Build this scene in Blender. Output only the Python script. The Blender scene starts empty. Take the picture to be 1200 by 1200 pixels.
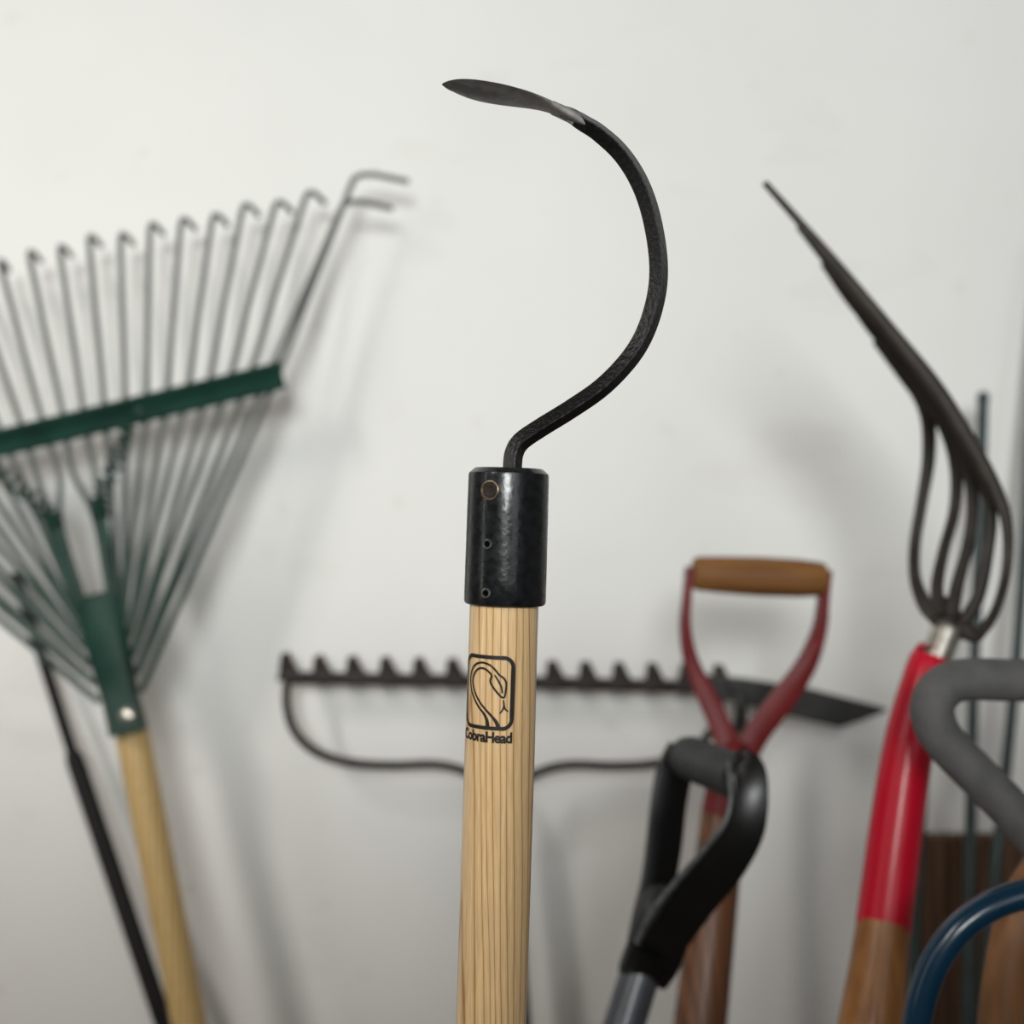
import bpy, bmesh, math, random
from mathutils import Vector, Matrix
random.seed(7)
C = bpy.context.scene.collection
S = bpy.context.scene

# ------------------------------------------------------------------ camera, world, lights
CAM = Vector((0.0, -1.25, 1.20))
FPX = 1400.0
cam = bpy.data.objects.new('camera', bpy.data.cameras.new('camera'))
C.objects.link(cam)
cam.location = CAM
cam.rotation_euler = (math.pi / 2, 0, 0)
cam.data.sensor_width = 36
cam.data.lens = 36 * FPX / 1200
cam.data.clip_start = 0.02
cam.data.dof.use_dof = True
cam.data.dof.focus_distance = 0.50
cam.data.dof.aperture_fstop = 5.0
S.camera = cam

S.view_settings.view_transform = 'Standard'
S.view_settings.look = 'None'
S.view_settings.exposure = 0.0
S.view_settings.gamma = 1.0
S.view_settings.use_curve_mapping = False

w = bpy.data.worlds.new('world'); S.world = w; w.use_nodes = True
w.node_tree.nodes['Background'].inputs[0].default_value = (1.0, 0.93, 0.85, 1)
w.node_tree.nodes['Background'].inputs[1].default_value = 0.115

def area(name, loc, target, sx, sy, power, col, spread=180):
    l = bpy.data.lights.new(name, 'AREA'); l.shape = 'RECTANGLE'; l.size = sx; l.size_y = sy
    l.energy = power; l.color = col; l.spread = math.radians(spread)
    o = bpy.data.objects.new(name, l); C.objects.link(o); o.location = loc
    o.rotation_euler = (Vector(target) - Vector(loc)).to_track_quat('-Z', 'Y').to_euler()
    return o
def spot(name, loc, target, half, blend, radius, power, col):
    l = bpy.data.lights.new(name, 'SPOT'); l.spot_size = math.radians(2 * half); l.spot_blend = blend; l.shadow_soft_size = radius
    l.energy = power; l.color = col
    o = bpy.data.objects.new(name, l); C.objects.link(o); o.location = loc
    o.rotation_euler = (Vector(target) - Vector(loc)).to_track_quat('-Z', 'Y').to_euler()
    return o
E_SPOT, E_LEFT, E_DOOR = 172, 5.0, 6
spot('wall_falloff_spot', (-0.1, -2.6, 1.7), (-0.05, 0, 2.65), 43, .40, .30, E_SPOT, (0.97, 1.0, 0.985))  # added spot behind the camera; cone edge shaped to darken the lower wall
area('side_window_light', (-1.3, -1.9, 2.2), (-0.75, -0.05, 0.8), 0.30, 0.7, E_LEFT, (1.0, 0.93, 0.87), 90)
area('left_highlight_strip', (-1.35, -1.25, 1.35), (0, -0.75, 1.1), 0.07, 1.0, 1.3, (1.0, 0.98, 0.94))  # added strip light, gives the narrow left highlight on ferrule and handle
area('open_doorway_daylight', (1.0, -3.2, 1.7), (0.1, 0, 1.3), 0.7, 1.4, E_DOOR, (0.93, 0.96, 1.0))

# ------------------------------------------------------------------ helpers
def P(px, py, d):
    """photograph direction (px, py) at distance d in front of the lens -> world point"""
    return Vector(((px - 600) / FPX * d, CAM.y + d, CAM.z - (py - 600) / FPX * d))

class MB:
    def __init__(s): s.v = []; s.f = []
    def ring(s, pts):
        i = len(s.v); s.v += [Vector(p) for p in pts]; return list(range(i, i + len(pts)))
    def bridge(s, a, b):
        n = len(a)
        for k in range(n): s.f.append((a[k], a[(k + 1) % n], b[(k + 1) % n], b[k]))
    def cap(s, a, flip=False): s.f.append(tuple(reversed(a)) if flip else tuple(a))
    def loft(s, rings, caps=True, closed=False):
        R = [s.ring(r) for r in rings]
        for i in range(len(R) - 1): s.bridge(R[i], R[i + 1])
        if closed: s.bridge(R[-1], R[0])
        elif caps: s.cap(R[0], True); s.cap(R[-1])
        return s

def build(mb, name, mat, parent=None, origin=None, smooth=35):
    o0 = Vector(origin) if origin is not None else Vector((0, 0, 0))
    me = bpy.data.meshes.new(name)
    me.from_pydata([tuple(v - o0) for v in mb.v], [], mb.f)
    bm = bmesh.new(); bm.from_mesh(me); bmesh.ops.recalc_face_normals(bm, faces=bm.faces); bm.to_mesh(me); bm.free()
    me.materials.append(mat)
    if smooth:
        me.polygons.foreach_set('use_smooth', [True] * len(me.polygons))
        me.set_sharp_from_angle(angle=math.radians(smooth))
    me.update()
    o = bpy.data.objects.new(name, me); C.objects.link(o)
    if parent is not None:
        o.parent = parent
    else: o.location = o0
    return o

class Thing:
    """an Empty at the thing's base; parts are meshes in its local space"""
    def __init__(s, name, label, cat, base, group=None):
        s.o = bpy.data.objects.new(name, None); C.objects.link(s.o); s.o.empty_display_size = .05
        s.o.location = base; s.base = Vector(base)
        s.o['label'] = label; s.o['category'] = cat
        if group: s.o['group'] = group
    def part(s, name, mb, mat, under=None, smooth=35):
        return build(mb, name, mat, under if under is not None else s.o, s.base, smooth)

def catmull(pts, k=8):
    """pts: tuples of equal length -> smoothed tuples"""
    n = len(pts); out = []
    for i in range(n - 1):
        p0 = pts[max(i - 1, 0)]; p1 = pts[i]; p2 = pts[i + 1]; p3 = pts[min(i + 2, n - 1)]
        for j in range(k):
            t = j / k
            out.append(tuple(.5 * (2 * b + (c - a) * t + (2 * a - 5 * b + 4 * c - d) * t * t + (3 * b - a - 3 * c + d) * t ** 3)
                             for a, b, c, d in zip(p0, p1, p2, p3)))
    out.append(tuple(pts[-1])); return out

def frames(pts, ref=None):
    n = len(pts); T = []
    for i in range(n):
        T.append((pts[min(i + 1, n - 1)] - pts[max(i - 1, 0)]).normalized())
    F = []
    if ref is None:
        b = T[0].orthogonal().normalized()
    for i in range(n):
        r = (ref[i] if isinstance(ref, list) else ref) if ref is not None else b
        b = (r - T[i] * r.dot(T[i])).normalized()
        F.append((T[i], b.cross(T[i]).normalized(), b))
    return F

def profile(kind, n):
    if kind == 'round': return [(math.cos(2 * math.pi * k / n), math.sin(2 * math.pi * k / n)) for k in range(n)]
    e = .80 if kind == 'rect' else .86
    return [(1, -e), (1, e), (e, 1), (-e, 1), (-1, e), (-1, -e), (-e, -1), (e, -1)]

def sweep(mb, pts, ra, rb=None, n=14, ref=None, twist=0.0, kind='round', caps=True):
    """a along the side normal, b along the reference direction"""
    F = frames(pts, ref); rb = rb or ra; pr = profile(kind, n); rings = []
    for p, (t, a, b), A, B in zip(pts, F, ra, rb):
        if twist:
            c, s_ = math.cos(twist), math.sin(twist); a, b = a * c + b * s_, b * c - a * s_
        rings.append([p + a * (x * A) + b * (y * B) for x, y in pr])
    return mb.loft(rings, caps)

def tube(rows, k=8, n=14, ref=None, kind='round', mb=None, twist=0.0):
    """rows: (px, py, d, half-width px[, half-width b px]) -> swept tube"""
    rows = catmull(rows, k)
    pts = [P(r[0], r[1], r[2]) for r in rows]
    ra = [max(r[3], .05) * r[2] / FPX for r in rows]
    rb = [max(r[4], .05) * r[2] / FPX for r in rows] if len(rows[0]) > 4 else None
    return sweep(mb or MB(), pts, ra, rb, n, ref, twist, kind)

def to_floor(a, b):
    """extend the line a->b down to the floor"""
    t = a.z / (a.z - b.z); return a + (b - a) * t

def lathe(mb, axis0, axis1, prof, n=28):
    """prof: (t along axis in metres, radius)"""
    ax = (axis1 - axis0).normalized(); a = ax.orthogonal().normalized(); b = ax.cross(a)
    rings = [[axis0 + ax * t + (a * math.cos(2 * math.pi * k / n) + b * math.sin(2 * math.pi * k / n)) * max(r, 1e-5) for k in range(n)] for t, r in prof]
    return mb.loft(rings)

def plate(mb, front, normal, thick):
    """polygon of world points extruded along normal"""
    a = [Vector(p) for p in front]; b = [p + Vector(normal) * thick for p in a]
    return mb.loft([a, b])

def box(mb, lo, hi):
    (x0, y0, z0), (x1, y1, z1) = lo, hi
    return mb.loft([[(x0, y0, z0), (x1, y0, z0), (x1, y1, z0), (x0, y1, z0)], [(x0, y0, z1), (x1, y0, z1), (x1, y1, z1), (x0, y1, z1)]])

# ------------------------------------------------------------------ materials
def srgb(r, g, b):
    f = lambda c: (c / 255 / 12.92) if c / 255 <= .04045 else ((c / 255 + .055) / 1.055) ** 2.4
    return (f(r), f(g), f(b), 1)

def mat(name, c1, c2=None, rough=.5, metal=0.0, scale=60, stretch=(1, 1, 1), lo=.35, hi=.65, bump=0.0, bscale=None, coat=0.0, spec=.5, rvar=0.0):
    m = bpy.data.materials.new(name); m.use_nodes = True
    nt = m.node_tree; b = nt.nodes['Principled BSDF']
    b.inputs['Roughness'].default_value = rough; b.inputs['Metallic'].default_value = metal
    b.inputs['Coat Weight'].default_value = coat; b.inputs['Coat Roughness'].default_value = .12
    b.inputs['Specular IOR Level'].default_value = spec
    tc = nt.nodes.new('ShaderNodeTexCoord'); mp = nt.nodes.new('ShaderNodeMapping')
    mp.inputs['Scale'].default_value = stretch
    nt.links.new(tc.outputs['Object'], mp.inputs['Vector'])
    no = nt.nodes.new('ShaderNodeTexNoise'); no.inputs['Scale'].default_value = scale; no.inputs['Detail'].default_value = 6
    nt.links.new(mp.outputs[0], no.inputs['Vector'])
    ra = nt.nodes.new('ShaderNodeValToRGB')
    ra.color_ramp.elements[0].position = lo; ra.color_ramp.elements[1].position = hi
    ra.color_ramp.elements[0].color = c1; ra.color_ramp.elements[1].color = c2 or c1
    nt.links.new(no.outputs['Fac'], ra.inputs['Fac']); nt.links.new(ra.outputs[0], b.inputs['Base Color'])
    if rvar:
        mr = nt.nodes.new('ShaderNodeMapRange'); mr.inputs['To Min'].default_value = rough - rvar; mr.inputs['To Max'].default_value = rough + rvar
        mr.inputs['From Min'].default_value = .3; mr.inputs['From Max'].default_value = .7
        nt.links.new(no.outputs['Fac'], mr.inputs['Value']); nt.links.new(mr.outputs[0], b.inputs['Roughness'])
    if bump:
        n2 = nt.nodes.new('ShaderNodeTexNoise'); n2.inputs['Scale'].default_value = bscale or scale * 3; n2.inputs['Detail'].default_value = 5
        nt.links.new(tc.outputs['Object'], n2.inputs['Vector'])
        bp = nt.nodes.new('ShaderNodeBump'); bp.inputs['Strength'].default_value = bump; bp.inputs['Distance'].default_value = .001
        nt.links.new(n2.outputs['Fac'], bp.inputs['Height']); nt.links.new(bp.outputs[0], b.inputs['Normal'])
    return m

def ash_wood(name, light, mid, dark, band=3.0, rough=.32, coat=.35, thin=False):
    """straight grained wood: bands across x, drifting slowly along z, with fine pores"""
    m = bpy.data.materials.new(name); m.use_nodes = True
    nt = m.node_tree; b = nt.nodes['Principled BSDF']; N = nt.nodes.new; L = nt.links.new
    b.inputs['Roughness'].default_value = rough; b.inputs['Coat Weight'].default_value = coat; b.inputs['Coat Roughness'].default_value = .2
    tc = N('ShaderNodeTexCoord')
    mp = N('ShaderNodeMapping'); mp.inputs['Scale'].default_value = (60, 60, 4.0); L(tc.outputs['Object'], mp.inputs[0])
    dn = N('ShaderNodeTexNoise'); dn.inputs['Scale'].default_value = 1.0; dn.inputs['Detail'].default_value = 2; L(mp.outputs[0], dn.inputs['Vector'])
    sx = N('ShaderNodeSeparateXYZ'); L(tc.outputs['Object'], sx.inputs[0])
    m1 = N('ShaderNodeMath'); m1.operation = 'MULTIPLY_ADD'; L(dn.outputs['Fac'], m1.inputs[0]); m1.inputs[1].default_value = .0100 if thin else .006
    mx = N('ShaderNodeMath'); mx.operation = 'MULTIPLY_ADD'; L(sx.outputs['Y'], mx.inputs[0]); mx.inputs[1].default_value = .35; L(sx.outputs['X'], mx.inputs[2])
    L(mx.outputs[0], m1.inputs[2])
    m2 = N('ShaderNodeMath'); m2.operation = 'MULTIPLY'; L(m1.outputs[0], m2.inputs[0]); m2.inputs[1].default_value = 1000 / band
    fr = N('ShaderNodeMath'); fr.operation = 'FRACT'; L(m2.outputs[0], fr.inputs[0])
    ra = N('ShaderNodeValToRGB'); e = ra.color_ramp.elements
    e[0].position = 0; e[0].color = dark; e[1].position = .22; e[1].color = mid
    if thin: e[1].position = .10
    for p, c in ((.55, light), (.88 if thin else .82, mid), (1.0, dark)):
        x = e.new(p); x.color = c
    L(fr.outputs[0], ra.inputs[0])
    mp2 = N('ShaderNodeMapping'); mp2.inputs['Scale'].default_value = (1400, 1400, 60); L(tc.outputs['Object'], mp2.inputs[0])
    fn = N('ShaderNodeTexNoise'); fn.inputs['Scale'].default_value = 1; fn.inputs['Detail'].default_value = 3; L(mp2.outputs[0], fn.inputs['Vector'])
    r2 = N('ShaderNodeMapRange'); r2.inputs['From Min'].default_value = .3; r2.inputs['From Max'].default_value = .65; r2.inputs['To Min'].default_value = .80; r2.inputs['To Max'].default_value = 1.04
    L(fn.outputs['Fac'], r2.inputs[0])
    mu = N('ShaderNodeMix'); mu.data_type = 'RGBA'; mu.blend_type = 'MULTIPLY'; mu.inputs[0].default_value = 1
    L(ra.outputs[0], mu.inputs[6]); L(r2.outputs[0], mu.inputs[7]); L(mu.outputs[2], b.inputs['Base Color'])
    bp = N('ShaderNodeBump'); bp.inputs['Strength'].default_value = .12; bp.inputs['Distance'].default_value = .0004
    L(fn.outputs['Fac'], bp.inputs['Height']); L(bp.outputs[0], b.inputs['Normal'])
    return m

def rusty_blade(spot_at):
    # grey worn steel with a streak of dark rust near the point
    m = M['steelblade']; nt = m.node_tree; N = nt.nodes.new; L = nt.links.new
    b = nt.nodes['Principled BSDF']; src = b.inputs['Base Color'].links[0].from_socket
    tc = N('ShaderNodeTexCoord'); mp = N('ShaderNodeMapping'); mp.vector_type = 'POINT'
    mp.inputs['Location'].default_value = (-spot_at.x * 70, -spot_at.y * 190, -spot_at.z * 190); mp.inputs['Scale'].default_value = (70, 190, 190)
    L(tc.outputs['Object'], mp.inputs[0])
    le = N('ShaderNodeVectorMath'); le.operation = 'LENGTH'; L(mp.outputs[0], le.inputs[0])
    no = N('ShaderNodeTexNoise'); no.inputs['Scale'].default_value = 260; no.inputs['Detail'].default_value = 5; L(tc.outputs['Object'], no.inputs['Vector'])
    ad = N('ShaderNodeMath'); ad.operation = 'MULTIPLY_ADD'; L(no.outputs['Fac'], ad.inputs[0]); ad.inputs[1].default_value = 1.8; L(le.outputs['Value'], ad.inputs[2])
    mr = N('ShaderNodeMapRange'); mr.inputs['From Min'].default_value = 1.6; mr.inputs['From Max'].default_value = 2.3; mr.inputs['To Min'].default_value = 1; mr.inputs['To Max'].default_value = 0
    L(ad.outputs[0], mr.inputs[0])
    mi = N('ShaderNodeMix'); mi.data_type = 'RGBA'; L(mr.outputs[0], mi.inputs[0]); L(src, mi.inputs[6]); mi.inputs[7].default_value = srgb(34, 16, 13)
    L(mi.outputs[2], b.inputs['Base Color'])
    return m

def two_tone(name, low, high, z0, z1, rough=.4):
    m = bpy.data.materials.new(name); m.use_nodes = True
    nt = m.node_tree; b = nt.nodes['Principled BSDF']; N = nt.nodes.new; L = nt.links.new
    b.inputs['Roughness'].default_value = rough
    tc = N('ShaderNodeTexCoord'); sx = N('ShaderNodeSeparateXYZ'); L(tc.outputs['Object'], sx.inputs[0])
    mr = N('ShaderNodeMapRange'); mr.inputs['From Min'].default_value = z0; mr.inputs['From Max'].default_value = z1; L(sx.outputs['Z'], mr.inputs[0])
    mi = N('ShaderNodeMix'); mi.data_type = 'RGBA'; mi.inputs[6].default_value = low; mi.inputs[7].default_value = high
    L(mr.outputs[0], mi.inputs[0]); L(mi.outputs[2], b.inputs['Base Color'])
    return m

def wall_material():
    m = bpy.data.materials.new('white_wall_paint'); m.use_nodes = True
    nt = m.node_tree; b = nt.nodes['Principled BSDF']; N = nt.nodes.new; L = nt.links.new
    b.inputs['Roughness'].default_value = .62; b.inputs['Specular IOR Level'].default_value = .25
    tc = N('ShaderNodeTexCoord')
    def noise(sc, det, scale=(1, 1, 1)):
        mp = N('ShaderNodeMapping'); mp.inputs['Scale'].default_value = scale; L(tc.outputs['Object'], mp.inputs[0])
        n = N('ShaderNodeTexNoise'); n.inputs['Scale'].default_value = sc; n.inputs['Detail'].default_value = det; L(mp.outputs[0], n.inputs['Vector']); return n
    def ramp(n, p0, c0, p1, c1):
        r = N('ShaderNodeValToRGB'); e = r.color_ramp.elements
        e[0].position = p0; e[0].color = c0; e[1].position = p1; e[1].color = c1; L(n.outputs['Fac'], r.inputs[0]); return r
    def mul(a, bb):
        k = N('ShaderNodeMix'); k.data_type = 'RGBA'; k.blend_type = 'MULTIPLY'; k.inputs[0].default_value = 1
        L(a, k.inputs[6]); L(bb, k.inputs[7]); return k.outputs[2]
    base = ramp(noise(3.2, 3), .35, (.80, .80, .775, 1), .65, (.84, .84, .815, 1))
    smudge = ramp(noise(5, 4, (1, 1, 2.0)), .60, (1, 1, 1, 1), .80, (.90, .885, .87, 1))
    specks = ramp(noise(22, 3), .66, (1, 1, 1, 1), .80, (.90, .89, .87, 1))
    c = mul(mul(base.outputs[0], smudge.outputs[0]), specks.outputs[0])
    L(c, b.inputs['Base Color'])
    bp = N('ShaderNodeBump'); bp.inputs['Strength'].default_value = .15; bp.inputs['Distance'].default_value = .004
    L(noise(16, 4).outputs['Fac'], bp.inputs['Height']); L(bp.outputs[0], b.inputs['Normal'])
    return m

M = dict(
    wall=wall_material(),
    floor=mat('grey_concrete', srgb(120, 112, 104), srgb(150, 143, 134), rough=.8, scale=9, bump=.3),
    ash=ash_wood('varnished_ash', srgb(233, 199, 150), srgb(224, 187, 135), srgb(162, 114, 64), rough=.30, coat=.5, thin=True),
    rakewood=ash_wood('pale_handle_wood', srgb(212, 184, 128), srgb(200, 168, 110), srgb(178, 142, 86), band=7, rough=.5, coat=.05),
    gripwood=mat('worn_grip_wood', srgb(104, 66, 34), srgb(140, 98, 52), rough=.6, scale=40, stretch=(.15, 1.6, 1.6), spec=.3),
    edgerwood=mat('brown_shaft_wood', srgb(118, 80, 50), srgb(146, 104, 68), rough=.5, scale=40, stretch=(2, 2, .2), spec=.3),
    forkwood=mat('honey_handle_wood', srgb(128, 78, 34), srgb(168, 114, 56), rough=.42, scale=45, stretch=(2, 2, .18), lo=.3, hi=.7, coat=.15),
    spadewood=ash_wood('dark_handle_wood', srgb(122, 78, 46), srgb(106, 66, 38), srgb(80, 48, 28), band=8, rough=.45, coat=.1),
    blackpaint=mat('black_gloss_paint', srgb(9, 11, 13), srgb(17, 20, 23), rough=.27, scale=260, bump=.14, bscale=330, coat=.12, spec=.42, rvar=.08),
    blackbar=mat('black_painted_bar', srgb(5, 5, 5), srgb(26, 25, 25), rough=.34, scale=420, lo=.55, hi=.82, bump=.35, bscale=560, spec=.35, coat=.3),
    steelblade=mat('worn_dark_steel', srgb(92, 89, 87), srgb(128, 124, 120), rough=.55, metal=.1, scale=160, bump=.2, bscale=400),
    wornsteel=mat('bare_worn_steel', srgb(46, 45, 44), srgb(150, 148, 144), rough=.35, metal=.6, scale=420, bump=.5, lo=.4, hi=.7),
    screwsteel=mat('dull_screw_steel', srgb(96, 84, 70), srgb(140, 126, 108), rough=.35, metal=.8, scale=500),
    hole=mat('socket_shade_and_rust', srgb(10, 8, 7), srgb(44, 28, 18), rough=.5, metal=.3, scale=900),  # socket shade painted dark, mixed with rust tones
    darkscrew=mat('dark_screw_steel', srgb(84, 84, 84), srgb(124, 124, 124), rough=.4, metal=.7, scale=700),
    holeshade=mat('socket_shade_black', srgb(3, 3, 3), rough=.9, spec=.05),  # black that stands in for the shade inside a set screw
    ink=mat('black_ink', srgb(20, 17, 16), rough=.6),
    rakegreen=mat('dark_green_paint', srgb(20, 50, 42), srgb(28, 62, 52), rough=.55, scale=30, spec=.25),
    silver=mat('bright_steel', srgb(170, 166, 158), srgb(205, 200, 190), rough=.28, metal=.9, scale=80),
    blackrod=mat('matte_black_rod', srgb(12, 12, 12), srgb(22, 21, 20), rough=.55, scale=60, spec=.25),
    bowsteel=mat('dark_brown_steel', srgb(42, 36, 34), srgb(54, 47, 44), rough=.6, metal=.1, scale=70, spec=.25),
    blackiron=mat('black_iron', srgb(28, 28, 26), srgb(40, 39, 36), rough=.5, scale=70),
    redold=mat('old_red_paint', srgb(96, 18, 21), srgb(112, 28, 30), rough=.5, scale=30, spec=.35),
    red=mat('glossy_red_paint', srgb(186, 2, 36), srgb(194, 6, 42), rough=.36, scale=20, coat=.12, spec=.3),
    forksteel=mat('forged_fork_steel', srgb(42, 38, 34), srgb(56, 50, 45), rough=.58, metal=.1, scale=70, bump=.1, spec=.3),
    blackplastic=mat('black_plastic', srgb(7, 7, 7), srgb(12, 12, 12), rough=.28, scale=60, spec=.3),
    rimgrey=mat('grey_edge_highlight', srgb(60, 62, 62), srgb(90, 92, 90), rough=.4, scale=200),  # lighter grey paints the highlight along the grip's rim
    ribrubber=mat('ribbed_grey_plastic', srgb(34, 35, 36), srgb(46, 47, 48), rough=.55, scale=60),
    shaftgrey=mat('slate_grey_shaft', srgb(56, 62, 68), srgb(70, 76, 82), rough=.38, scale=40, coat=.2),
    foam=mat('grey_foam', srgb(82, 82, 82), srgb(94, 93, 92), rough=.75, scale=80, bump=.1, bscale=900),
    blue=mat('glossy_blue_enamel', srgb(0, 40, 62), srgb(2, 48, 72), rough=.24, scale=20, coat=.25, spec=.4),
    stakegreen=mat('dark_teal_paint', srgb(28, 44, 44), srgb(44, 62, 60), rough=.45, scale=50),
    board=ash_wood('dark_brown_board', srgb(92, 62, 34), srgb(78, 50, 26), srgb(54, 32, 16), band=14, rough=.6, coat=0),
)
M['tine'] = two_tone('green_and_bare_tine', srgb(16, 50, 38), srgb(92, 95, 92), 1.12, 1.27)

# ------------------------------------------------------------------ setting
def struct(name, mb, m):
    o = build(mb, name, m, None, None, 0); o['kind'] = 'structure'; return o
struct('wall_back', box(MB(), (-2.2, 0, 0), (2.2, .1, 2.9)), M['wall'])
struct('floor', box(MB(), (-2.2, -3.6, -.06), (2.2, .1, 0)), M['floor'])

# ------------------------------------------------------------------ hand weeder in front
WD = .50
f_top, f_bot = P(596.5, 549, WD), P(591.6, 707, WD)
h_top, h_low = P(591.0, 705, WD), P(575.5, 1200, WD)
h_base = to_floor(h_top, h_low)
hr = 41.2 * WD / FPX
weeder = Thing('hand_weeder', 'pale ash handled weeder with a black curved hook, in front of all the other tools', 'weeder', h_base)
hpts = [h_base + (h_top - h_base) * t for t in [i / 40 for i in range(41)]]
handle = weeder.part('handle', sweep(MB(), hpts, [hr * (1.0 - .02 * (i > 38)) for i in range(41)], n=48, ref=Vector((0, 1, 0))), M['ash'])
ax = (f_top - f_bot).normalized()
fl = (f_top - f_bot).length
u = WD / FPX
fr_ = 47.8 * u
mbf = lathe(MB(), f_bot - ax * 1 * u, f_top, [(0, 43 * u), (0, 45.5 * u), (1.4 * u, 47.2 * u), (4 * u, 48.0 * u), (30 * u, 48.0 * u), (60 * u, 47.8 * u), (100 * u, 47.7 * u), (fl - 8 * u, 47.2 * u),
            (fl - 5 * u, 46.6 * u), (fl + .3 * u, 40.6 * u), (fl + 1 * u, 39.5 * u), (fl + 1 * u, 12 * u)], n=64)
ferrule = weeder.part('ferrule', mbf, M['blackpaint'], smooth=28)

def on_cyl(px, py, a0, d0, r):
    """point where the ray through (px, py) meets the cylinder (nearest side)"""
    ro = CAM; rd = Vector(((px - 600) / FPX, 1, -(py - 600) / FPX)).normalized()
    d0 = d0.normalized()
    m_ = ro - a0; dd = rd - d0 * rd.dot(d0); mm = m_ - d0 * m_.dot(d0)
    a = dd.dot(dd); b = 2 * dd.dot(mm); c = mm.dot(mm) - r * r
    disc = max(b * b - 4 * a * c, 0)
    t = (-b - math.sqrt(disc)) / (2 * a)
    q = ro + rd * t
    s_ = (q - a0).dot(d0); n_ = (q - a0 - d0 * s_).normalized()
    return q, n_, s_

# three screws along the collar
for (px, py, r_, proud, big) in ((574, 574.5, 11.6, 1.2, True), (571.3, 637.5, 6.2, 1.8, False), (569.5, 695, 6.2, 1.6, False)):
    q, n_, _ = on_cyl(px, py, f_bot, ax, fr_)
    r_ *= u; pr = proud * u
    if big:
        mbs = lathe(MB(), q - n_ * .6 * u, q + n_, [(0, r_), (.6 * u + pr * .6, r_), (.6 * u + pr, r_ * .93), (.6 * u + pr, r_ * .84), (.6 * u + pr * .2, r_ * .74), (.5 * u, r_ * .72)], n=28)
        sc = weeder.part('screw', mbs, M['screwsteel'], under=ferrule)
        sc['label'] = 'brass tinged steel screw in a round seat'
        mbh = lathe(MB(), q - n_ * .3 * u, q + n_, [(0, r_ * .72), (.75 * u, r_ * .70), (.9 * u, r_ * .52), (.6 * u, r_ * .40), (.55 * u, .0001)], n=20)
        weeder.part('recess_shade_disc', mbh, M['hole'] if big else M['holeshade'], under=ferrule)  # shallow rusty dish, socket depth suggested by its dark colour
    else:
        mbs = lathe(MB(), q - n_ * .6 * u, q + n_, [(0, r_), (.6 * u + pr * .5, r_ * .98), (.6 * u + pr, r_ * .86), (.6 * u + pr, r_ * .66), (.6 * u, r_ * .52), (.55 * u, .0001)], n=24)
        st_ = weeder.part('set_screw', mbs, M['darkscrew'], under=ferrule)
        mbh = lathe(MB(), q - n_ * .3 * u, q + n_, [(0, r_ * .56), (.92 * u, r_ * .54), (.95 * u, .0001)], n=18)
        weeder.part('recess_shade_disc', mbh, M['hole'] if big else M['holeshade'], under=ferrule)  # flat disc on the surface, painted black as a shaded hole

# square bar, bent into the hook
bar = [(600.5, 560), (600.5, 548), (602.5, 531), (611, 517), (634, 501), (668, 480), (704, 455), (733, 426), (752, 398), (765, 364), (771.5, 328), (770, 290), (761, 245),
       (747, 209), (727, 179), (702, 156), (684, 144.5), (676, 139.5)]
rows = catmull([(a, b, WD) for a, b in bar], 8)
pts = [P(*r) for r in rows]
hw = 8.6 * u
nb = len(pts)
ra = [hw * (1 - .12 * max(0, (i - nb * .85) / (nb * .15))) for i in range(nb)]
weeder.part('tine', sweep(MB(), pts, ra, kind='bar', ref=Vector((0, 1, 0)), twist=math.radians(56)), M['blackbar'], smooth=20)
jr = catmull([(684, 144.5, WD, 7.6), (676, 139.5, WD, 7.4), (667, 133.8, WD, 6.6), (657, 129.4, WD, 5.0), (648, 126.3, WD, 3.0)], 5)
weeder.part('worn_joint', sweep(MB(), [P(*r[:3]) for r in jr], [r[3] * u * 1.01 for r in jr], kind='bar', ref=Vector((0, 1, 0)), twist=math.radians(56)), M['wornsteel'])['label'] = 'bare shiny joint between bar and blade'
# worn joint and the leaf shaped blade, broad across the depth
cl = [(686, 147, 3, 3), (676, 141, 5.0, 4.4), (664, 134, 5.4, 5.0), (652, 128.5, 4.6, 5.8), (640, 123.5, 3.6, 7.4), (622, 118.5, 2.0, 10), (600, 114, 1.3, 12.2), (580, 110.5, 1.15, 13.2), (560, 107, 1.1, 12.8), (545, 104.2, 1.0, 11.0), (532, 101.4, .9, 7.6), (523, 99.8, .7, 3.8), (518, 99, .4, .5)]
rows = catmull(cl, 6)
pts = [P(r[0], r[1], WD) for r in rows]
F = frames(pts, Vector((0, 1, 0)))
rings = []; rust_top = []
N_ = 24
for i, (p, (t, a, b), r) in enumerate(zip(pts, F, rows)):
    th, wd = r[2] * u, r[3] * .001
    flat = min(1, max(0, (r[3] - 4.5) / 6))
    ring = []
    for k in range(N_):
        ang = 2 * math.pi * k / N_
        cx, sy = math.cos(ang), math.sin(ang)
        e = .55 if flat < .3 else .9
        x = math.copysign(abs(cx) ** e, cx); y = math.copysign(abs(sy) ** e, sy)
        cup = flat * 1.4 * u * (y * y - .5)                 # lightly dished
        ring.append(p + a * (x * th + cup) + b * (y * wd))
    rings.append(ring)
blade = weeder.part('blade', MB().loft(rings), rusty_blade(P(553, 105.5, WD) - h_base))
blade['label'] = 'flat leaf shaped grey steel blade with a rusty point'

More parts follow.
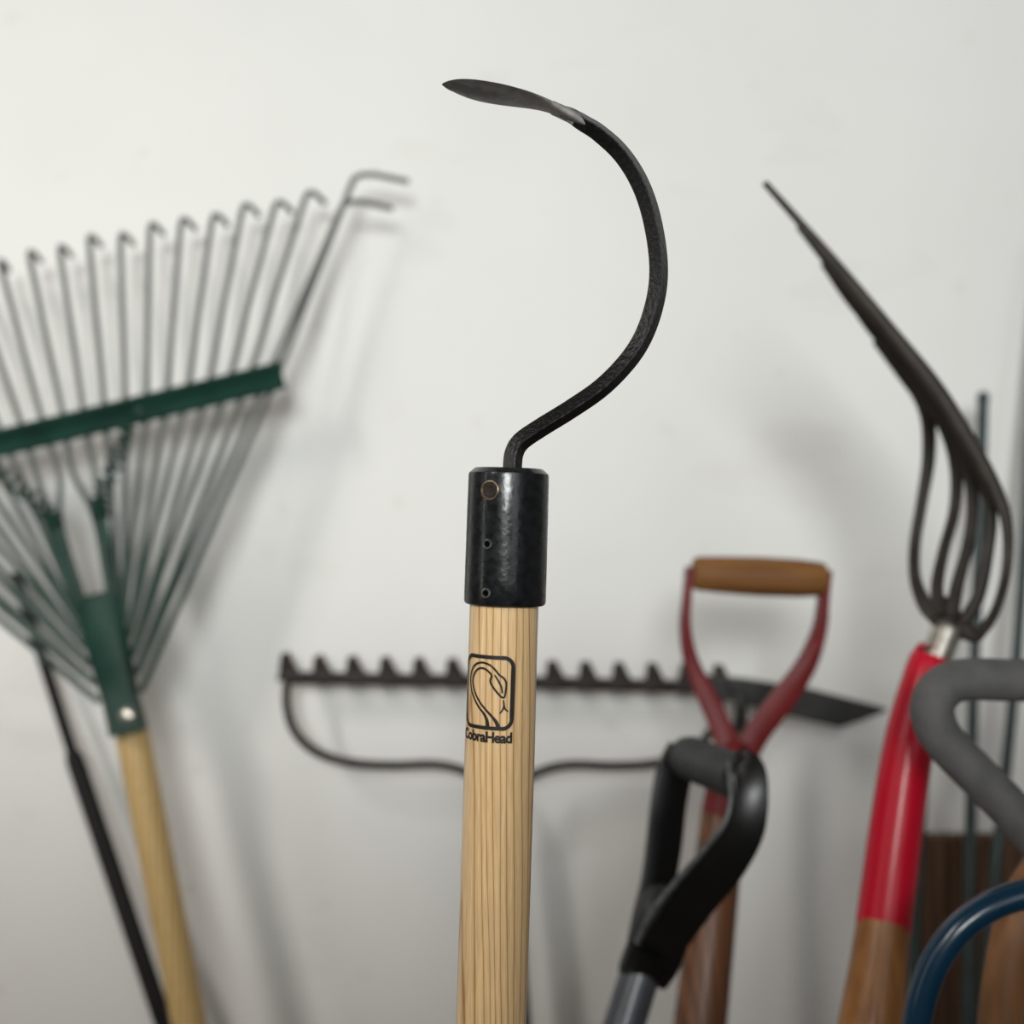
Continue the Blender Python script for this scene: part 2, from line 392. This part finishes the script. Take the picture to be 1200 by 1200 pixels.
# printed mark: frame, snake and name, laid on the round handle
hax = (h_top - h_base).normalized()
eX = Vector((1, 0, 0)); eX = (eX - hax * eX.dot(hax)).normalized(); eF = eX.cross(hax).normalized()
if eF.y > 0: eF = -eF
def unwrap(px, py):
    q, n_, s_ = on_cyl(px, py, h_base, hax, hr)
    return (hr * math.atan2(n_.dot(eX), n_.dot(eF)), s_)
def wrap(uv, lift=.00012):
    th = uv[0] / hr
    return h_base + hax * uv[1] + (eX * math.sin(th) + eF * math.cos(th)) * (hr + lift)
def Z(x, y): return unwrap(500 + x / 6, 700 + y / 6)
def ribbon(mb, uvw, closed=False):
    """uvw: (u, v, width) on the unrolled surface"""
    n = len(uvw); L_, R_ = [], []
    for i, (a, b, w_) in enumerate(uvw):
        p = uvw[(i - 1) % n if closed else max(i - 1, 0)]; q = uvw[(i + 1) % n if closed else min(i + 1, n - 1)]
        dx, dy = q[0] - p[0], q[1] - p[1]; l = math.hypot(dx, dy) or 1
        nx, ny = -dy / l * w_ / 2, dx / l * w_ / 2
        L_.append(wrap((a + nx, b + ny))); R_.append(wrap((a - nx, b - ny)))
    l, r = mb.ring(L_), mb.ring(R_)
    for i in range(n if closed else n - 1):
        j = (i + 1) % n; mb.f.append((l[i], l[j], r[j], r[i]))
mbl = MB(); pw = u * 1.0
# frame with rounded corners in unrolled coordinates
(xr, yt_) = Z(614, 440); (xr2, yb_) = Z(592, 925)
left = -hr * math.radians(71)
top_v, bot_v = Z(450, 422)[1], Z(450, 921)[1]
rc = 11 * u; fpts = []
right = (xr + xr2) / 2
def corner(cx, cy, a0):
    for k in range(9):
        a = math.radians(a0 + k * 90 / 8); fpts.append((cx + rc * math.cos(a), cy + rc * math.sin(a), 4.6 * pw))
corner(right - rc, top_v - rc, 0); fr_start = (right - rc, left + rc)
for k in range(1, 12): fpts.append((fr_start[0] + (fr_start[1] - fr_start[0]) * k / 12, top_v, 4.4 * pw))
corner(left + rc, top_v - rc, 90)
for k in range(1, 12): fpts.append((left, top_v - rc + (bot_v - top_v + 2 * rc) * k / 12, 4.0 * pw))
corner(left + rc, bot_v + rc, 180)
for k in range(1, 12): fpts.append((fr_start[1] + (fr_start[0] - fr_start[1]) * k / 12, bot_v, 4.4 * pw))
corner(right - rc, bot_v + rc, 270)
for k in range(1, 12): fpts.append((right, bot_v + rc + (top_v - bot_v - 2 * rc) * k / 12, 5.2 * pw))
ribbon(mbl, fpts, True)
snake = [(506, 922, 27), (490, 880, 21), (462, 842, 14), (420, 795, 11), (380, 745, 10), (350, 690, 10), (331, 630, 10), (326, 580, 10), (336, 538, 10), (360, 505, 10), (390, 497, 10), (422, 510, 10), (450, 538, 10),
         (456, 556, 10), (448, 582, 10), (452, 606, 10), (480, 650, 10), (516, 692, 10), (538, 706, 10), (550, 692, 10), (558, 640, 10), (559, 604, 10), (545, 572, 10), (510, 545, 10), (482, 510, 10), (450, 480, 10), (412, 462, 10),
         (380, 458, 10), (350, 468, 10), (327, 495, 10), (314, 540, 10), (311, 600, 10), (319, 660, 10), (337, 712, 10), (366, 770, 11), (400, 815, 13), (424, 864, 19), (430, 918, 26)]
def stroke(rows_, k=5):
    r = catmull(rows_, k); ribbon(mbl, [(*Z(a, b), (c + 4.5) / 6 * pw) for a, b, c in r])
stroke(snake)
stroke([(478, 545, 6), (505, 590, 9), (525, 632, 9), (532, 676, 7)])
stroke([(539, 722, 7), (543, 760, 9), (534, 792, 8), (512, 818, 5)])
stroke([(543, 758, 8), (552, 786, 8), (573, 804, 5)])
weeder.part('printed_emblem', mbl, M['ink'], under=handle, smooth=0)['label'] = 'black printed emblem of a snake in a rounded frame'
# name under the frame
tcu = bpy.data.curves.new('name_text', 'FONT'); tcu.body = 'CobraHead'; tcu.offset = .040; tcu.space_character = .92; tcu.resolution_u = 4
tob = bpy.data.objects.new('name_text', tcu); C.objects.link(tob)
dg = bpy.context.evaluated_depsgraph_get(); tme = bpy.data.meshes.new_from_object(tob.evaluated_get(dg))
bmt = bmesh.new(); bmt.from_mesh(tme); bmesh.ops.triangulate(bmt, faces=bmt.faces)
bmesh.ops.subdivide_edges(bmt, edges=[e for e in bmt.edges if e.calc_length() > .12], cuts=2, use_grid_fill=False)
bmesh.ops.triangulate(bmt, faces=bmt.faces)
xs = [v.co.x for v in bmt.verts]; x0, x1 = min(xs), max(xs)
ur = Z(600, 1018); ul = -hr * math.radians(76)
capv = .73; hgt = 12.2 * u
mbt = MB()
for v in bmt.verts:
    mbt.v.append(wrap((ul + (v.co.x - x0) / (x1 - x0) * (ur[0] - ul), ur[1] - .8 * u + v.co.y / capv * hgt), .00014))
bmt.verts.ensure_lookup_table()
mbt.f = [tuple(v.index for v in f.verts) for f in bmt.faces]
bmt.free(); bpy.data.objects.remove(tob); bpy.data.curves.remove(tcu)
weeder.part('printed_name', mbt, M['ink'], under=handle, smooth=0)['label'] = 'black lettering below the emblem'

# ------------------------------------------------------------------ leaf rake (left)
RU, RV = Vector((.972, -.235)), Vector((-.235, -.972))
def RK(uu, vv, out=0.0):
    """rake head coordinates in photograph units -> world; the head tips back towards the wall at the top"""
    q = Vector((65, 503)) + RU * uu + RV * vv
    return P(q.x, q.y, 1.155 + vv * .00010 - out)
rpx = 1.125 / FPX
rh_top, rh_low = P(150, 835, 1.122), P(222, 1200, 1.105)
r_base = to_floor(rh_top, rh_low)
rake = Thing('leaf_rake', 'green wire leaf rake with fanned tines and pale wooden handle leaning on the white wall', 'rake', r_base)
n_ = 30
rp = [r_base + (rh_top - r_base) * (i / n_) for i in range(n_ + 1)]
rake.part('handle', sweep(MB(), rp, [.0158] * n_ + [.0150], n=24, ref=Vector((0, 1, 0))), M['rakewood'])
# socket: tapering plate wrapped round the handle end
def sec(v, hw_, dep, off):
    c = [RK(-hw_, v, off), RK(-hw_ * .6, v, off + dep), RK(hw_ * .6, v, off + dep), RK(hw_, v, off), RK(hw_ * .6, v, off - dep * .6), RK(-hw_ * .6, v, off - dep * .6)]
    return c
mbs = MB().loft([sec(-198, 27, .004, .006), (sec(-230, 27, .006, .007)), sec(-290, 24.5, .011, .009), sec(-325, 22, .018, .010), sec(-345, 23, .020, .012), sec(-366, 24, .020, .014)])
sock = rake.part('socket', mbs, M['rakegreen'], smooth=50)
def stud(thing, name, q, nrm, r, h, m, under=None):
    nrm = nrm.normalized()
    return thing.part(name, lathe(MB(), q - nrm * h, q + nrm, [(0, r), (h, r), (h * 1.6, r * .8), (h * 1.9, r * .4), (h * 1.95, .0001)], n=20), m, under=under)
stud(rake, 'rivet', RK(3, -346, .033), Vector((0, -1, .15)), .0078, .003, M['silver'], sock)['label'] = 'bright steel rivet'
stud(rake, 'bolt', RK(-2, -254, .015), Vector((0, -1, .15)), .0068, .002, M['rakegreen'], sock)
# cross bar: shallow V channel
mbb = MB(); prof = [(16, .012), (13, .014), (-2, .004), (-14, .013), (-17, .011), (-17, .006), (-2, -.004), (16, .005)]
mbb.loft([[RK(s_, v * 1.0, o) for v, o in prof] for s_ in (-274, -90, 0, 90, 274)])
cross = rake.part('cross_bar', mbb, M['rakegreen'], smooth=20)
stud(rake, 'bolt', RK(100, -2, .006), Vector((0, -1, 0)), .006, .002, M['rakegreen'], cross)
# tines
for sgn in (1, -1):
    for k in range(12):
        off = (12 + 24.3 * k) if k < 11 else 268
        fo = off / 268
        jit = random.uniform(-5, 5) if k < 10 else (0 if k == 11 else -22)
        tipu, tipv = off * 1.5 + 12 * fo ** 3, 203 + 11 * (1 - fo) + jit + (8 if k == 11 else 0)
        pv = -215 - 108 * ((k - 1) // 2) / 5 if k else -200          # the wires leave the socket in pairs
        rows = [(sgn * (25 if k else 15), pv, .004)]
        if k == 0: rows += [(sgn * 20, -110, .003), (sgn * 8, -55, 0)]
        else: rows += [(sgn * (25 + (off - 25) * .5), pv * .5, .002)]
        rows += [(sgn * off, 0, 0), (sgn * (off + (tipu - off) * .5), tipv * .5, 0), (sgn * (tipu - (tipu - off) * .06), tipv * .94, 0)]
        R3 = catmull(rows, 5)
        pts = [RK(*r) for r in R3]
        # the bent end points at the wall; the outermost ones are twisted sideways
        side = 0.003 + .011 * (k / 9) ** 1.5 if k < 10 else (.052 if k == 11 else .047)
        dep = .024 if k < 10 else .012
        sv = Vector((1 if sgn > 0 else -.3, 0, 0)) * side
        tip0 = pts[-1]; up_ = (pts[-1] - pts[-2]).normalized()
        pts += [tip0 + up_ * .006 + Vector((0, .0015, 0)), tip0 + up_ * .010 + sv * .12 + Vector((0, dep * .15, 0)), tip0 + up_ * .011 + sv * .35 + Vector((0, dep * .4, 0)), tip0 + up_ * .009 + sv + Vector((0, dep, -.002 - .1 * dep))]
        rake.part('tine', sweep(MB(), pts, [.0030] * len(pts), n=8), M['tine'])
# springs and straps between the bar and the socket
for sgn in (1, -1):
    ctr = catmull([(sgn * 86, -16, .012), (sgn * 60, -52, .012), (sgn * 32, -92, .012), (sgn * 27, -112, .012)], 14)
    cp = [RK(*r) for r in ctr]; F = frames(cp, Vector((0, 1, 0))); hp = []
    nn = len(cp)
    for i in range((nn - 1) * 6 + 1):
        t = i / 6; j = min(int(t), nn - 2); f_ = t - j
        c = cp[j].lerp(cp[j + 1], f_); a, b = F[j][1], F[j][2]
        ph = 2 * math.pi * i / 22
        hp.append(c + (a * math.cos(ph) + b * math.sin(ph)) * .0065)
    sp = rake.part('spring', sweep(MB(), hp, [.0022] * len(hp), n=6), M['rakegreen'])
    st = [RK(*r) for r in catmull([(sgn * 27, -108, .012), (sgn * 26, -150, .012), (sgn * 22, -206, .010)], 5)]
    rake.part('strap', sweep(MB(), st, [(.0078 if sgn < 0 else .0055) * (1 if i < 5 else .45) for i in range(len(st))], [.0016] * len(st), kind='rect', ref=Vector((0, 1, 0))), M['rakegreen'], under=sp)

# ------------------------------------------------------------------ black rod behind the rake's handle
a_, b_ = P(18, 672, 1.225), P(85, 882, 1.20)
c_ = P(194, 1205, 1.16)
k_base = to_floor(b_, c_)
rod = Thing('black_pole', 'thin black metal pole with a thicker black lower sleeve, leaning behind the leaf rake', 'pole', k_base)
rod.part('rod', sweep(MB(), [a_, a_.lerp(b_, .5), b_, b_.lerp(c_, .05)], [.0058] * 4, n=14), M['blackrod'])
rod.part('sleeve', sweep(MB(), [b_, b_.lerp(c_, .02), b_.lerp(c_, .03), c_, k_base], [.0075, .0082, .0090, .0090, .0090], n=16), M['blackrod'])

# ------------------------------------------------------------------ bow rake against the wall
BD = 1.19; bpx = BD / FPX
bow_h0, bow_h1 = P(588, 938, BD - .01), P(606, 1205, BD - .025)
b_base = to_floor(bow_h0, bow_h1)
bowr = Thing('bow_rake', 'dark steel bow rake with a row of short upturned teeth against the wall', 'rake', b_base)
bowr.part('handle', sweep(MB(), [b_base, bow_h1, bow_h0.lerp(bow_h1, .25)], [.0145, .0140, .0125], n=18), M['blackrod'])
bowr.part('socket', sweep(MB(), [bow_h0.lerp(bow_h1, .30), bow_h0.lerp(bow_h1, .1), bow_h0], [.0135, .012, .008], n=18), M['bowsteel'])
mbh = MB(); sweep(mbh, [P(332, 794, BD), P(590, 799, BD), P(848, 806, BD)], [7.5 * bpx] * 3, [4 * bpx] * 3, kind='rect', ref=Vector((0, 1, 0)))
head = bowr.part('head_bar', mbh, M['bowsteel'])
for k in range(14):
    x = 337 + 39 * k; y = 792 + .0235 * (x - 332)
    hgt = 24 if k else 26
    rows = [(x + 2, y + 4, BD, 15, 5), (x + 1, y - 5, BD, 11, 4.5), (x - 1, y - 14, BD + .006, 8, 4), (x - 2, y - hgt, BD + .016, 5.5, 2.4)]
    bowr.part('tooth', tube(rows, 3, kind='rect', ref=Vector((0, 1, 0))), M['bowsteel'])
bl = [(337, 796), (336, 826), (346, 858), (372, 882), (412, 894), (460, 897), (510, 896), (545, 904), (570, 920), (586, 946)]
for side in (0, 1):
    rows = [((x if not side else 1178 - x), (y if not side else y + .012 * (1178 - 2 * x) * (1 if y < 850 else .2)), BD - .004 - .02 * ((y - 796) / 150), 5.4) for x, y in bl]
    bowr.part('bow', tube(rows, 6, 12), M['bowsteel'])

# ------------------------------------------------------------------ black hoe behind the spade
HD = 1.15
ho0, ho1 = P(867, 850, HD - .01), P(830, 1205, HD - .06)
ho_base = to_floor(ho0, ho1)
hoe = Thing('garden_hoe', 'black hoe with a flat tapering blade, half hidden behind the red yoke of a spade', 'hoe', ho_base)
hoe.part('blade', plate(MB(), [P(826, 792, HD), P(872, 796, HD), P(950, 808, HD), P(1040, 831, HD), P(1036, 835, HD), P(984, 853, HD), P(920, 838, HD), P(830, 815, HD)], (0, 1, 0), .012), M['blackiron'], smooth=0)
hoe.part('neck', tube([(858, 800, HD - .004, 6), (866, 815, HD - .02, 7), (868, 835, HD - .02, 8), (866, 862, HD - .012, 10)], 5, 12), M['blackiron'])
hoe.part('handle', sweep(MB(), [ho0, ho1, ho_base], [.010, .0125, .0135], n=18), M['spadewood'])

# ------------------------------------------------------------------ spade with red yoke
SD = .96
s0, s1 = P(847, 955, SD - .02), P(820, 1205, SD - .06)
s_base = to_floor(s0, s1)
spade = Thing('spade', 'spade handle with wooden crossbar grip and dull red steel yoke on a brown shaft', 'spade', s_base)
spx = SD / FPX
spade.part('shaft', sweep(MB(), [s_base, s1, s0, s0.lerp(s1, -.02)], [.0205, .0200, .0175, .0165], n=22), M['spadewood'])
g0, g1 = P(812, 672, SD), P(967, 679, SD); gl = (g1 - g0).length
spade.part('grip', lathe(MB(), g0, g1, [(0, 17 * spx), (gl * .03, 20 * spx), (gl * .2, 21.5 * spx), (gl * .5, 23 * spx), (gl * .8, 22.3 * spx), (gl * .97, 20 * spx), (gl, 17 * spx)], n=26), M['gripwood'])
dpt = Vector((0, 1, 0))
for rows in ([(808, 664, SD, 4, 14), (805, 700, SD, 4.5, 13), (803, 735, SD, 6, 12), (810, 775, SD, 8.5, 9), (830, 820, SD - .005, 11.5, 7), (849, 862, SD - .01, 13, 8), (856, 895, SD - .012, 15, 12)],
             [(969, 668, SD, 4, 14), (965, 700, SD, 5, 13), (960, 738, SD, 7, 12), (944, 780, SD, 11, 9), (915, 822, SD - .005, 14, 7), (885, 862, SD - .01, 14, 8), (868, 895, SD - .012, 14, 12)]):
    arm = spade.part('yoke_arm', tube(rows, 6, ref=dpt, kind='rect'), M['redold'], smooth=50)
    q = P(rows[0][0] + (-2 if rows[0][0] < 900 else 2), rows[0][1] + 10, SD)
    stud(spade, 'rivet', q, Vector((-1 if rows[0][0] < 900 else 1, -.7, 0)), .006, .002, M['silver'], arm)
spade.part('socket', tube([(864, 868, SD - .01, 13), (861, 885, SD - .012, 21), (854, 915, SD - .016, 24), (846, 962, SD - .021, 26), (845.5, 966, SD - .021, 24)], 5, 22), M['redold'])

# ------------------------------------------------------------------ black D grip shovel
KD = .80; kpx = KD / FPX
t0, t1 = P(754, 1128, KD), P(730, 1205, KD - .012)
k_b = to_floor(t0, t1)
sh = Thing('shovel', 'shovel handle with ribbed black plastic D grip on a slate grey shaft', 'shovel', k_b)
sh.part('shaft', sweep(MB(), [k_b, t1, t0], [.0140, .0136, .0134], n=24), M['shaftgrey'])
gA, gB = P(803, 886, .835), P(868, 912, .775)
gl = (gB - gA).length; prof = [(0, .0138)]
nr = 9
for k in range(nr):
    a0 = gl * (.06 + .88 * k / nr); st_ = gl * .88 / nr
    prof += [(a0, .0136), (a0 + st_ * .2, .0150), (a0 + st_ * .75, .0150), (a0 + st_ * .95, .0136)]
prof.append((gl, .0138))
sh.part('grip', lathe(MB(), gA, gB, prof, n=28), M['ribrubber'], smooth=25)
# straps of the D
lat = (gB - gA).normalized()
view = Vector((0.25, -1, 0)).normalized()
wv = Vector((.82, .45, .0)).normalized()
ndir = Vector((.62, -.74, -.2)).normalized()
la = [(801, 876, .838, 18), (790, 905, .838, 21), (783, 945, .832, 21), (778, 990, .822, 21), (771, 1035, .812, 20), (762, 1075, .804, 21), (756, 1105, .80, 21)]
sh.part('strap', tube([r + (6,) for r in la], 6, ref=Vector((.25, -1, .1)).normalized(), kind='rect'), M['blackplastic'], smooth=50)
ra_ = [(862, 891, .778, 16), (875, 902, .772, 21), (880, 932, .766, 20), (872, 972, .764, 23), (848, 1012, .768, 25), (815, 1052, .776, 25), (790, 1088, .784, 24), (766, 1122, .794, 22)]
arm = sh.part('strap', tube([r + (7,) for r in ra_], 6, ref=Vector((-.2, -1, .1)).normalized(), kind='rect'), M['blackplastic'], smooth=50)
# raised rim along the near strap's inner edge, its highlight painted in grey
rim = [(854, 892, .764, 2.6), (855, 908, .759, 2.8), (856, 940, .753, 3.0), (847, 968, .750, 3.2), (823, 998, .752, 3.4), (790, 1036, .757, 3.6), (762, 1072, .764, 3.6), (746, 1106, .772, 3.4)]
sh.part('rim', tube(rim, 6, 10), M['rimgrey'], under=arm)
sh.part('web', tube([(758, 1100, .80, 10), (764, 1066, .80, 18), (772, 1044, .81, 14), (778, 1036, .81, 3)], 6, 18), M['ribrubber'])
sh.part('collar', tube([(760, 1108, .798, 25), (752, 1132, .80, 26), (749, 1142, .799, 25.5), (748, 1146, .799, 23)], 4, 24), M['blackplastic'])
sh.part('gusset', tube([(812, 1046, .785, 10, 5), (792, 1090, .788, 18, 7), (776, 1128, .795, 20, 7), (766, 1153, .797, 14, 6)], 5, ref=Vector((0, -1, 0)), kind='rect'), M['blackplastic'])

# ------------------------------------------------------------------ digging fork with red sleeve
FD = .80
f0, f1 = P(1036, 1080, .775), P(1020, 1205, .757)
f_base = to_floor(f0, f1)
fork = Thing('digging_fork', 'garden fork with five long curved dark tines, silver collar and glossy red sleeve', 'fork', f_base)
fm = f0.lerp(f1, -.05)
fork.part('handle', sweep(MB(), [f_base, f1, f1.lerp(f0, .6), f0], [.0215, .0200, .0178, .0170], n=26), M['forkwood'])
fork.part('sleeve', tube([(1091, 768, .803, 17), (1090, 771, .803, 22), (1082, 800, .80, 25), (1067, 862, .796, 28), (1052, 955, .788, 30), (1036.5, 1076, .776, 31.6), (1036, 1079, .776, 31.6), (1035.7, 1081, .776, 29)], 6, 28), M['red'])
fork.part('ferrule', tube([(1112, 732, .808, 13), (1111, 735, .808, 17.5), (1104, 752, .806, 18), (1095, 776, .803, 18)], 5, 24), M['silver'])['label'] = 'bright silver collar'
fork.part('shoulder', tube([(1108, 745, .808, 12, 10), (1113, 728, .808, 16, 10), (1108, 712, .812, 13, 7), (1095, 700, .818, 7, 5)], 5, ref=dpt), M['forksteel'])
fork.part('shoulder', tube([(1110, 742, .806, 10, 8), (1128, 738, .802, 12, 8), (1142, 745, .796, 9, 6), (1150, 742, .792, 6, 5)], 5, ref=dpt), M['forksteel'])
tines = [
 (.86, .91, [(1098, 728, 9), (1086, 712, 10), (1073, 680, 7.5), (1072, 640, 7), (1080, 590, 7), (1088, 540, 8), (1088, 495, 9), (1080, 464, 11), (1062, 438, 11), (1042, 414, 9), (1026, 399, 5)]),
 (.84, .89, [(1104, 722, 9), (1098, 690, 8), (1106, 645, 7), (1118, 600, 7), (1121, 555, 8), (1113, 510, 10), (1090, 464, 12), (1054, 418, 11), (1020, 379, 9), (995, 348, 5)]),
 (.81, .87, [(1114, 725, 9), (1122, 685, 8), (1134, 640, 7), (1140, 595, 7.5), (1136, 552, 9), (1118, 505, 10.5), (1085, 454, 11.5), (1039, 397, 10), (998, 350, 8.5), (965, 308, 4.5)]),
 (.79, .85, [(1126, 735, 9), (1146, 700, 8), (1157, 650, 7.5), (1161, 600, 8), (1150, 556, 9), (1122, 502, 10.5), (1080, 437, 10.5), (1030, 376, 9.5), (980, 317, 7.5), (936, 265, 4)]),
 (.77, .82, [(1136, 742, 8), (1150, 740, 7), (1168, 712, 6), (1180, 665, 6), (1180, 615, 7), (1166, 572, 8.5), (1135, 515, 9.5), (1095, 452, 9.5), (1040, 383, 8), (980, 310, 6.5), (935, 258, 5), (896, 214, 4)]),
]
for da, db, rows in tines:
    n = len(rows)
    r4 = [(x, y, .803 + (da - .803) * min(1, i / 3) + (db - da) * i / (n - 1), r * 1.0, r * .72) for i, (x, y, r) in enumerate(rows)]
    fork.part('tine', tube(r4, 7, 12, ref=dpt), M['forksteel'])

# ------------------------------------------------------------------ loop grip tool at the right
GD = .70
gw0, gw1 = P(1228, 1008, GD + .01), P(1172, 1205, GD - .01)
g_base = Vector((gw1.x - .02, gw1.y - .01, 0))
edger = Thing('lawn_edger', 'grey foam covered triangular loop grip on a brown wooden shaft, in front of the fork', 'edger', g_base)
loop = [(1235, 797), (1180, 797), (1135, 796), (1110, 802), (1095, 819), (1093, 840), (1105, 866), (1140, 903), (1180, 944), (1214, 982), (1240, 1000), (1266, 982), (1300, 944), (1340, 903), (1375, 866), (1387, 840), (1385, 819), (1370, 802), (1345, 796), (1300, 797)]
n = len(loop); lp = []
for i in range(n):
    p0, p1, p2, p3 = (loop[(i + j - 1) % n] for j in range(4))
    lp += catmull([p0, p1, p2, p3], 6)[6:12]
pts = [P(a, b, GD) for a, b in lp]; m_ = len(pts); rings = []; r_ = 25 * GD / FPX
for i in range(m_):
    t = (pts[(i + 1) % m_] - pts[i - 1]).normalized(); b = Vector((0, 1, 0)); a = b.cross(t).normalized()
    rings.append([pts[i] + (a * math.cos(2 * math.pi * k / 18) + b * math.sin(2 * math.pi * k / 18)) * r_ for k in range(18)])
edger.part('loop_grip', MB().loft(rings, closed=True), M['foam'])
sh_ = [Vector(p) for p in catmull([tuple(g_base), tuple(g_base + Vector((0, 0, .5))), tuple(gw1), tuple(gw0)], 10)]
edger.part('shaft', sweep(MB(), sh_, [.0126] * len(sh_), n=20), M['edgerwood'])

# ------------------------------------------------------------------ blue hoop handle
BL = .64
arc = [(1066, 1240), (1069, 1205), (1076, 1168), (1090, 1130), (1112, 1096), (1142, 1070), (1178, 1053), (1218, 1046), (1258, 1053), (1294, 1070), (1324, 1096), (1346, 1130), (1360, 1168), (1367, 1205), (1370, 1240)]
bz = P(1218, 1046, BL)
bend = [(x + 5, y, BL, 17) for x, y in arc]
hoop = Thing('hoop_handle', 'glossy dark blue tubular hoop handle rising in front of the brown board', 'handle', (bz.x, bz.y, 0))
full = catmull(bend, 7); pts = [P(r[0], r[1], r[2]) for r in full]
lo1, lo2 = pts[0], pts[-1]
mid = (lo1 + lo2) / 2
legL = catmull([tuple(Vector((mid.x - .018, mid.y, .0))), tuple(Vector((mid.x - .018, mid.y, .35))), tuple(Vector((lo1.x + .012, lo1.y, lo1.z - .18)))], 8)
legR = catmull([tuple(Vector((lo2.x - .012, lo2.y, lo2.z - .18))), tuple(Vector((mid.x + .018, mid.y, .35))), tuple(Vector((mid.x + .018, mid.y, 0)))], 8)
pts = [Vector(p) for p in legL] + pts + [Vector(p) for p in legR]
hoop.part('hoop', sweep(MB(), pts, [17 * BL / FPX] * len(pts), n=20, ref=Vector((0, 1, 0))), M['blue'])
cm = MB(); box(cm, (mid.x - .03, mid.y - .012, .30), (mid.x + .03, mid.y + .012, .36))
hoop.part('clamp', cm, M['blackiron'])

# ------------------------------------------------------------------ dark green stakes and the board
stakes = [
 ('dark green metal stake standing tallest in view behind the fork tines', [(1152, 466, 1.17), (1147, 640, 1.15), (1140, 830, 1.13), (1136, 1060, 1.10)], 6.5),
 ('dark green metal stake right of the tallest stake, crossing behind the grey loop', [(1226, 280, 1.21), (1210, 480, 1.19), (1197, 690, 1.165), (1186, 830, 1.15), (1162, 1060, 1.12)], 6.5),  # top lengthened out of view so its shadow runs down the right edge
 ('dark metal stake hidden mostly behind the red sleeve of the fork', [(1092, 790, 1.14), (1084, 880, 1.13), (1079, 960, 1.12), (1074, 1060, 1.11)], 6),
]
for lab, rows, r in stakes:
    e0, e1 = P(*rows[-2]), P(*rows[-1]); fb = to_floor(e0, e1)
    t = Thing('garden_stake', lab, 'stake', fb, 'green stakes leaning against the wall')
    pts = [P(*q) for q in catmull(rows, 4)] + [fb]
    t.part('shaft', sweep(MB(), pts, [r * q.y * 0 + r * 1.14 / FPX for q in pts], n=12), M['stakegreen'])
    t.part('cap', lathe(MB(), pts[0], pts[0] * 2 - pts[1], [(-.004, r * 1.3 / FPX), (.002, r * 1.3 / FPX), (.006, r * .6 / FPX)], n=12), M['stakegreen'])

x0 = P(1068, 980, 1.2).x; z1 = P(1068, 980, 1.2).z
mbd = MB()
bv = .004
mbd.loft([[(x0, -.075, 0), (x0 + .3, -.075, 0), (x0 + .3, -.055, 0), (x0, -.055, 0)], [(x0, -.055, z1 - bv), (x0 + .3, -.055, z1 - bv), (x0 + .3, -.033, z1 - bv), (x0, -.033, z1 - bv)],
          [(x0 + bv, -.051, z1), (x0 + .3 - bv, -.051, z1), (x0 + .3 - bv, -.037, z1), (x0 + bv, -.037, z1)]])
bo = build(mbd, 'wooden_board', M['board'], None, (x0 + .15, -.06, 0), 0)
bo['label'] = 'dark brown wooden board standing against the wall behind the blue hoop'; bo['category'] = 'board'
